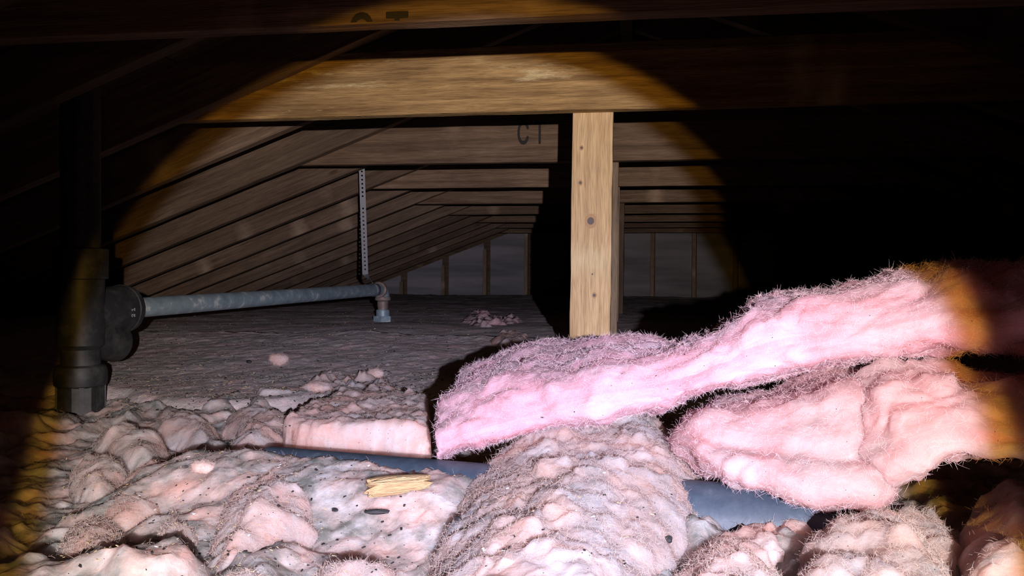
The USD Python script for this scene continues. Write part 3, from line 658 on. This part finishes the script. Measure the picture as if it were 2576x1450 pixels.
# black vent stack with a tee
PY0, PY1 = 1.93, 3.50
g0, g1 = at(316, 777, PY0), at(955, 729, PY1)
dirp = (g1 - g0) / np.linalg.norm(g1 - g0)
b0 = g0 - dirp * 0.15; sx, SY = b0[0], b0[1]
def zz(py, y=SY, px=200): return at(px, py, y)[2]
base = np.array([sx, SY, 0.02])
st = thing('vent_stack', base, 'black plastic vent stack with a tee standing at left, half in the dark', 'pipe')
R0 = 0.0415
obj('pipe', lathe([(R0, 0.0), (R0, 1.2)]), M['abs'], st)
zb0, zb1, zb2 = zz(1008) - 0.02, zz(968) - 0.02, zz(922) - 0.02
lo = trimesh.creation.cylinder(radius=0.051, height=zb1 - zb0 + 0.03, sections=8); lo.apply_translation((0, 0, (zb1 + zb0 - 0.03) / 2)); lo.apply_transform(trimesh.transformations.rotation_matrix(0.25, (0, 0, 1)))
obj('hub_body', lo, M['abs'], st, smooth=False)
obj('hub_collar', lathe([(0.049, zb1 - 0.004), (0.054, zb1), (0.0555, zb1 + 0.01), (0.0555, zb2 - 0.012), (0.052, zb2), (0.046, zb2 + 0.004)]), M['abs'], st)
for k in range(8):
    a = 0.25 + (k + 0.5) * math.pi / 4
    rib = trimesh.creation.box((0.006, 0.010, zb1 - zb0 + 0.028)); rib.apply_translation((0.0485, 0, (zb1 + zb0 - 0.03) / 2)); rib.apply_transform(trimesh.transformations.rotation_matrix(a, (0, 0, 1)))
    obj('rib', rib, M['abs'], st, smooth=False)
zt0, zt1, ztm = zz(868) - 0.02, zz(625) - 0.02, zz(785) - 0.02
obj('tee_body', lathe([(R0, zt0 - 0.01), (0.050, zt0), (0.050, zt1 - 0.07), (0.057, zt1 - 0.068), (0.058, zt1 - 0.002), (0.054, zt1), (R0, zt1 + 0.001)]), M['abs'], st)
# grey galvanised pipe
b0 = b0 + 0.02 * dirp; Lh = float(np.linalg.norm(g0 - b0))
br = lathe([(0.047, 0.0), (0.050, 0.03), (0.0545, Lh * 0.5), (0.0565, Lh - 0.02), (0.0585, Lh - 0.018), (0.0585, Lh - 0.013), (0.0565, Lh - 0.011), (0.0560, Lh - 0.002), (0.052, Lh), (0.030, Lh + 0.0005)])
tb = obj('branch_hub', along(br, b0 - base, g0 - base), M['abs'], st)
txt = meshkit.text_mesh('2 1', 0.011, 0.0012, bold=True); txt.apply_translation(-txt.bounds.mean(0))
sd = np.cross(dirp, [0, 0, 1.0]); sd /= np.linalg.norm(sd); sd = sd if sd @ (EYE - g0) > 0 else -sd
q = g0 - dirp * 0.045 + sd * 0.0560 - np.array([0, 0, 0.006]); T = np.eye(4); T[:3, 0] = [0, 0, 1.0]; T[:3, 2] = sd; T[:3, 1] = np.cross(sd, [0, 0, 1.0]); T[:3, 3] = q - base; txt.apply_transform(T)
obj('moulded_mark', txt, M['mark'], st, smooth=False)
sock = lathe([(0.034, 0), (0.034, 0.09), (0.045, 0.1)]); obj('lower_outlet', along(lathe([(0.042, 0), (0.044, 0.05), (0.046, 0.095), (0.044, 0.10)]), b0 - base + np.array([0.0, 0.0, -0.062]), g0 - base + np.array([0.0, 0.0, -0.085])), M['abs'], st)

gp = thing('drain_pipe', g0 - np.array([0, 0, 0.03]), 'grey galvanised pipe running from the black tee to an elbow turned down', 'pipe')
gb = g0 - np.array([0, 0, 0.03])
PR = 0.0246
Lp = float(np.linalg.norm(g1 - g0))
prof = [(PR, -0.03)] + [(PR + 0.0002 * math.sin(9 * t), Lp * t) for t in np.linspace(0.02, 1, 24)]
pm = lathe(prof, 40)
# a slight sag in the run
pm = pm.subdivide() if False else pm
pm.vertices[:, 1] += 0.0
obj('pipe', along(pm, g0 - gb, g1 - gb), M['galv'], gp)
obj('cement_ring', along(lathe([(0.026, -0.004), (0.0275, 0.002), (0.0262, 0.010), (0.0247, 0.013)]), g0 - gb, g1 - gb), mat('yellowed_pipe_cement', {'p': ('principled_bsdf', {'base_color': (0.55, 0.52, 0.30), 'roughness': 0.7})}, []), gp)
# elbow: a quarter torus with beaded ends
down = np.array([0, 0, -1.0]); ce = g1
def sweep(pts, rad, n=24):
    pts = np.asarray(pts, float); v = []; t = np.gradient(pts, axis=0); t /= np.linalg.norm(t, axis=1, keepdims=True)
    up0 = np.cross(t[0], t[-1]); up0 = up0 / np.linalg.norm(up0) if np.linalg.norm(up0) > 1e-6 else np.cross(t[0], [0.3, 0.1, 1.0])
    for p, d, r in zip(pts, t, np.broadcast_to(rad, len(pts))):
        a = up0 - (up0 @ d) * d; a /= np.linalg.norm(a); b = np.cross(d, a); th = np.linspace(0, 2 * np.pi, n, endpoint=False)
        v.append(p + r * (np.cos(th)[:, None] * a + np.sin(th)[:, None] * b))
    m = len(pts); v = np.vstack(v); i, j = np.meshgrid(np.arange(m - 1), np.arange(n), indexing='ij'); A = i * n + j; B = i * n + (j + 1) % n
    f = np.vstack([np.stack([A, B, B + n], -1).reshape(-1, 3), np.stack([A, B + n, A + n], -1).reshape(-1, 3)])
    v = np.vstack([v, pts[0], pts[-1]]); jj = np.arange(n); j2 = (jj + 1) % n
    f = np.vstack([f, np.c_[np.full(n, len(v) - 2), j2, jj], np.c_[np.full(n, len(v) - 1), (m - 1) * n + jj, (m - 1) * n + j2]])
    mm = trimesh.Trimesh(v, f, process=False); mm.invert() if mm.volume < 0 else None
    return mm
th = np.linspace(0, math.pi / 2, 14); Re = 0.036
arc = [g1 + dirp * (Re * math.sin(a)) + down * (Re * (1 - math.cos(a))) - gb for a in th]
el = sweep(arc, 0.0285)
obj('elbow', el, M['galv'], gp)
obj('elbow_bead', along(lathe([(0.028, -0.012), (0.0325, -0.009), (0.0335, -0.002), (0.0325, 0.004), (0.028, 0.006)]), g1 - gb, g1 + dirp - gb), M['rust'], gp)
e1 = g1 + dirp * Re + down * Re - gb
obj('elbow_bead', along(lathe([(0.028, -0.006), (0.0325, -0.004), (0.0335, 0.004), (0.0325, 0.009), (0.028, 0.012)]), e1, e1 + down), M['rust'], gp)
nl = 0.055
obj('nipple', along(lathe([(0.0205, 0.0), (0.0205, 0.012), (0.0235, 0.016), (0.0235, 0.036), (0.0215, 0.040), (0.0215, nl)]), e1, e1 + down), M['rust'], gp)
e2 = e1 + down * nl
obj('bushing', along(lathe([(0.026, -0.006), (0.0285, 0.0), (0.0285, 0.022), (0.027, 0.024)]), e2, e2 + down), M['galv'], gp)
hexa = trimesh.creation.cylinder(radius=0.042, height=0.026, sections=6); hexa.apply_translation((0, 0, 0.034)); hexa.apply_transform(trimesh.transformations.rotation_matrix(0.4, (0, 0, 1)))
obj('hex_nut', along(hexa, e2, e2 + down), M['galv'], gp, smooth=False)
obj('riser', along(lathe([(0.030, 0.04), (0.030, 0.15)]), e2, e2 + down), M['galv'], gp)

# perforated hanger strap
s0, s1 = at(910, 424, 3.385), at(919, 690, 3.44)
Ls = float(np.linalg.norm(s1 - s0)); W = 0.0235
hol = sbox(-W / 2, 0, W / 2, Ls)
k = 0
ya = 0.012
while ya < Ls - 0.01:
    if not (0.118 < ya < 0.15): hol = hol.difference(Point(0.0, ya).buffer(0.0036, 6))
    ya += 0.0166
sm = trimesh.creation.extrude_polygon(hol, 0.0012, engine='earcut')
yd = (s1 - s0) / Ls; nd = EYE - s0; nd -= (nd @ yd) * yd; nd /= np.linalg.norm(nd); xd = np.cross(yd, nd)
sb = s1.copy()
T = np.eye(4); T[:3, 0], T[:3, 1], T[:3, 2], T[:3, 3] = xd, yd, nd, s0 - sb; sm.apply_transform(T)
stp = thing('hanger_strap', sb, 'perforated zinc hanger strap holding up the end of the grey pipe', 'strap')
obj('perforated_band', sm, M['strap'], stp, smooth=False)
# the twist and the loop round the pipe
pc = g0 + dirp * (((s1 - g0) @ dirp) + 0.005)
ribbon = []
top_end = s1 - sb
loop_top = pc + np.array([0, 0, PR + 0.0015]) - sb
N = 14
for i in range(N):
    t = i / (N - 1); c = top_end * (1 - t) + loop_top * t + xd * 0.004 * math.sin(math.pi * t); a = t * math.pi / 2 * 0.95
    wdir = math.cos(a) * xd + math.sin(a) * dirp
    if i == 0: wdir = xd
    ribbon.append((c, wdir * (W / 2) * (1 - 0.25 * t)))
sid = np.cross(dirp, [0, 0, 1.0]); sid /= np.linalg.norm(sid); upn = np.cross(sid, dirp)
for i in range(28):
    a = 2 * math.pi * i / 27 * 0.97; c = pc - sb + (PR + 0.0016) * (math.cos(a) * upn + math.sin(a) * sid); ribbon.append((c, dirp * (W / 2) * 0.75))
def band(r, th=0.0011):
    v = []; C = np.array([x[0] for x in r]); Wd = np.array([x[1] for x in r]); t = np.gradient(C, axis=0)
    nn = np.cross(t, Wd); nn /= np.linalg.norm(nn, axis=1, keepdims=True) + 1e-9
    for c, w, n_ in zip(C, Wd, nn): v += [c - w - n_ * th / 2, c + w - n_ * th / 2, c + w + n_ * th / 2, c - w + n_ * th / 2]
    f = []
    for i in range(len(r) - 1):
        for j in range(4):
            a, b = 4 * i + j, 4 * i + (j + 1) % 4; f += [(a, b, b + 4), (a, b + 4, a + 4)]
    f += [(0, 2, 1), (0, 3, 2)]; o = 4 * (len(r) - 1); f += [(o, o + 1, o + 2), (o, o + 2, o + 3)]
    m = trimesh.Trimesh(np.array(v), np.array(f), process=False); m.invert() if m.volume < 0 else None
    return m
obj('twisted_loop', band(ribbon), M['strap'], stp, smooth=False)
cu = [top_end + xd * (-0.004 - 0.030 * t) + yd * (0.022 + 0.030 * t - 0.016 * math.sin(math.pi * t)) + nd * 0.004 for t in np.linspace(0, 1, 12)]
obj('bent_tail', band([(c, (nd + 0.4 * yd) / 1.08 * 0.004) for c in cu]), M['strap'], stp, smooth=False)

# black drain pipe lying under the batts
d0e, d1e = d0 - dv * 0.10, d1 + dv * 0.10
dp = thing('drain_pipe', d0e - np.array([0, 0, DR]), 'wide black drain pipe lying half buried beneath the pink batts', 'pipe')
Ld = float(np.linalg.norm(d1e - d0e))
obj('pipe', along(lathe([(DR - 0.004, 0), (DR, 0.002)] + [(DR, t * Ld) for t in np.linspace(0.05, 0.98, 20)] + [(DR - 0.004, Ld)], 72), np.array([0, 0, DR]), d1e - d0e + np.array([0, 0, DR])), M['drain'], dp)

# ------------------------------------------------------------------ loose bits
def drop(x, y, default=0.2):
    best = -1
    for s in SURF:
        b = s.bounds
        if b[0][0] <= x <= b[1][0] and b[0][1] <= y <= b[1][1]:
            best = max(best, TREES[id(s)](x, y))
    return best if best > 0 else default
from scipy.spatial import cKDTree
TREES = {}
for s in SURF:
    up_ = normals(np.asarray(s.vertices), np.asarray(s.faces))[:, 2] > 0.2
    vv = np.asarray(s.vertices)[up_]; tr = cKDTree(vv[:, :2])
    def q_(x, y, tr=tr, vv=vv):
        d, i = tr.query((x, y), k=4)
        return vv[i[0], 2] if d[0] < 0.02 else -1
    TREES[id(s)] = q_


def settle(px, py, z=0.2):
    for _ in range(6):
        p = on(px, py, z); z = 0.5 * z + 0.5 * drop(p[0], p[1], z)
    return on(px, py, z), z


tuft('small round pale tuft of insulation sitting on the grey blanket', 702, 916, (0.058, 0.05, 0.036), M['peach'], 43, z0=0.232, sink=0.18)
tuft('small white oval tuft in the hollow above the folded salmon clump', 512, 1190, (0.036, 0.026, 0.020), M['peach'], 75, z0=0.195, sink=0.18)
tuft('whitish woolly ball on top of the heap behind the wedge', 945, 950, (0.045, 0.04, 0.028), M['peach'], 46, z0=0.235, sink=0.18)
tuft('pale fluffy tuft lying at the left end of the heap behind the wedge', 800, 985, (0.075, 0.05, 0.028), M['peach'], 47, z0=0.215, sink=0.18, fibres=1200)


def bits(n, region, size, seed, elong=3.0, flat=0.3):
    rng = np.random.RandomState(seed); out = []
    for _ in range(n):
        px, py = rng.uniform(region[0], region[2]), rng.uniform(region[1], region[3]); p = on(px, py, (0.19 if py > 950 else 0.235))
        if p[1] > 6: continue
        z = drop(p[0], p[1]); L = size * min(rng.lognormal(0, 0.4), 1.7)
        b = trimesh.creation.box((L, L / elong * rng.uniform(0.6, 1.4), L / elong * flat)); b.vertices += rng.randn(8, 3) * L * 0.04
        T = trimesh.transformations.euler_matrix(rng.uniform(-0.5, 0.5), rng.uniform(-0.5, 0.5), rng.uniform(0, 6.28)); T[:3, 3] = (p[0], p[1], z + L / elong * 0.2); b.apply_transform(T); out.append(b)
    return trimesh.util.concatenate(out)


M['shaving'] = mat('pale_wood_shavings', {'p': ('principled_bsdf', {'base_color': (0.60, 0.48, 0.26), 'roughness': 0.8})}, [])
M['grit'] = mat('black_grit', {'p': ('principled_bsdf', {'base_color': (0.02, 0.02, 0.022), 'roughness': 0.7})}, [])
M['chip'] = mat('white_flakes', {'p': ('principled_bsdf', {'base_color': (0.75, 0.76, 0.78), 'roughness': 0.6})}, [])
sh = trimesh.util.concatenate([bits(2300, (240, 790, 1250, 1010), 0.0042, 1, 4.0), bits(1200, (150, 1000, 900, 1400), 0.0028, 2, 4.5), bits(80, (900, 1200, 1700, 1440), 0.0026, 3, 4.5)])
tag(obj('wood_shavings', sh, M['shaving'], smooth=False), 'tiny pale wood shavings scattered over the insulation', 'wood shavings', kind='stuff')
gr = trimesh.util.concatenate([bits(1300, (250, 800, 1250, 1010), 0.0036, 4, 2.2, 0.7), bits(900, (160, 1000, 1060, 1440), 0.0022, 5, 1.8, 0.7), bits(90, (1100, 1220, 1760, 1440), 0.0019, 6, 2.0, 0.7)])
tag(obj('black_grit', gr, M['grit'], smooth=False), 'fine black grit strewn over the insulation', 'grit', kind='stuff')
tag(obj('white_flakes', bits(200, (250, 850, 1700, 1440), 0.0028, 7, 2.0, 0.3), M['chip'], smooth=False), 'small white flakes strewn over the foreground insulation', 'flakes', kind='stuff')


def chunk(name, label, px, py, size, seed, mat_, cat, z0=0.2):
    rng = np.random.RandomState(seed); p, z = settle(px, py, z0)
    m = trimesh.creation.icosphere(2, 1.0); q = np.asarray(m.vertices); m.vertices = q * (0.7 + 0.6 * fbm(q * 1.7 + seed, 3, seed))[:, None] * np.asarray(size) / 2
    m.apply_transform(trimesh.transformations.rotation_matrix(rng.uniform(0, 6), (0, 0, 1)))
    o = obj(name, m, mat_, smooth=20, loc=(p[0], p[1], z + size[2] * 0.22)); tag(o, label, cat); return o


chunk('black_chip', 'black chip with a pale edge on the grey blanket left of the round tuft', 626, 913, (0.022, 0.012, 0.010), 1, M['grit'], 'chip', 0.22)
chunk('black_chip', 'oval black chip on the folded salmon clump', 842, 1286, (0.011, 0.006, 0.005), 2, M['grit'], 'chip')
chunk('black_chip', 'long flat black chip below the wood chunk', 948, 1291, (0.030, 0.008, 0.006), 3, M['grit'], 'chip')
chunk('black_chip', 'upright black chip at right of the wood chunk, beside the peach mound', 1152, 1313, (0.010, 0.006, 0.008), 4, M['grit'], 'chip')
chunk('black_chip', 'dark chip in the crease between the peach mound and the orange-pink lump', 1682, 1362, (0.010, 0.008, 0.008), 5, M['grit'], 'chip')
chunk('white_crumb', 'small white crumb beside the pale grey tuft', 487, 1301, (0.012, 0.010, 0.008), 6, M['chip'], 'crumb')

# split chunk of pine
wp, wz = settle(1003, 1236, 0.2)
M['chunk'] = wood('raw_pine', (0.60, 0.38, 0.18), (0.84, 0.64, 0.38), bump=0.9, stain=0.1, knot_size=0.001, grain=1.6)
rng = np.random.RandomState(9); nn, mm = 40, 20; L = 0.068; vv = []
for i in range(nn):
    t = i / (nn - 1)
    for j in range(mm):
        a = 2 * math.pi * j / mm; ca, sa = math.cos(a), math.sin(a)
        yy, z_ = 0.0135 * np.sign(ca) * abs(ca) ** 0.6, 0.010 * np.sign(sa) * abs(sa) ** 0.6
        rg = (math.sin(j * 2.4) + math.sin(j * 5.1 + 1)) * 0.0012
        endj = 0.007 * (math.sin(j * 3.7 + 2) + math.sin(j * 1.9))
        x = -L / 2 + L * t + endj * (2 * t - 1) * 0.6 * (1 if abs(2 * t - 1) > 0 else 0)
        k = 1 - 0.18 * abs(2 * t - 1) ** 3
        vv.append((x, (yy + rg * ca) * k, (z_ * (1.15 - 0.4 * t) + rg * sa) * k))
vv = np.array(vv); i, j = np.meshgrid(np.arange(nn - 1), np.arange(mm), indexing='ij'); A = i * mm + j; B = i * mm + (j + 1) % mm
ff = np.vstack([np.stack([A, B, B + mm], -1).reshape(-1, 3), np.stack([A, B + mm, A + mm], -1).reshape(-1, 3)])
vv = np.vstack([vv, vv[:mm].mean(0), vv[-mm:].mean(0)]); jj = np.arange(mm); j2 = (jj + 1) % mm
ff = np.vstack([ff, np.c_[np.full(mm, len(vv) - 2), j2, jj], np.c_[np.full(mm, len(vv) - 1), (nn - 1) * mm + jj, (nn - 1) * mm + j2]])
wm = trimesh.Trimesh(vv, ff, process=False); wm.invert() if wm.volume < 0 else None
cr, sr = math.cos(0.42), math.sin(0.42)
fr = frame((cr, sr, 0.06), (-sr, cr, 0.0), (0, 0, 1), (wp[0], wp[1], wz + 0.008))
tag(obj('wood_chunk', wm, M['chunk'], smooth=25, frame=fr), 'splintered chunk of raw yellow pine on the insulation', 'wood chunk')

# ------------------------------------------------------------------ stencilled letters on two ties
def stamp(tie, text, px, py, height, cut):
    t, x0, y, h = TIES[tie]; p = at(px, py, y); m = meshkit.text_mesh(text, height, 0.0004, bold=True)
    s = np.eye(4); s[0, 0] = 0.58 if not cut else 0.72; m.apply_transform(s); m.invert() if m.volume < 0 else None
    # text plane: x -> +X, y -> +Z, facing the camera (-Y)
    m.apply_transform(np.array([[1, 0, 0, 0], [0, 0, -1, 0], [0, 1, 0, 0], [0, 0, 0, 1]], float))
    m.apply_translation((p[0] - x0, -0.0008, p[2] - h))
    if cut: m = m.slice_plane((0, 0, 0.004), (0, 0, 1))
    obj('stamp', m, M['ink'], t, smooth=False)


stamp(2, 'C T', 1299, 362, 0.075, False)
stamp(0, 'C T', 872, 62 + 74, 0.062, True)
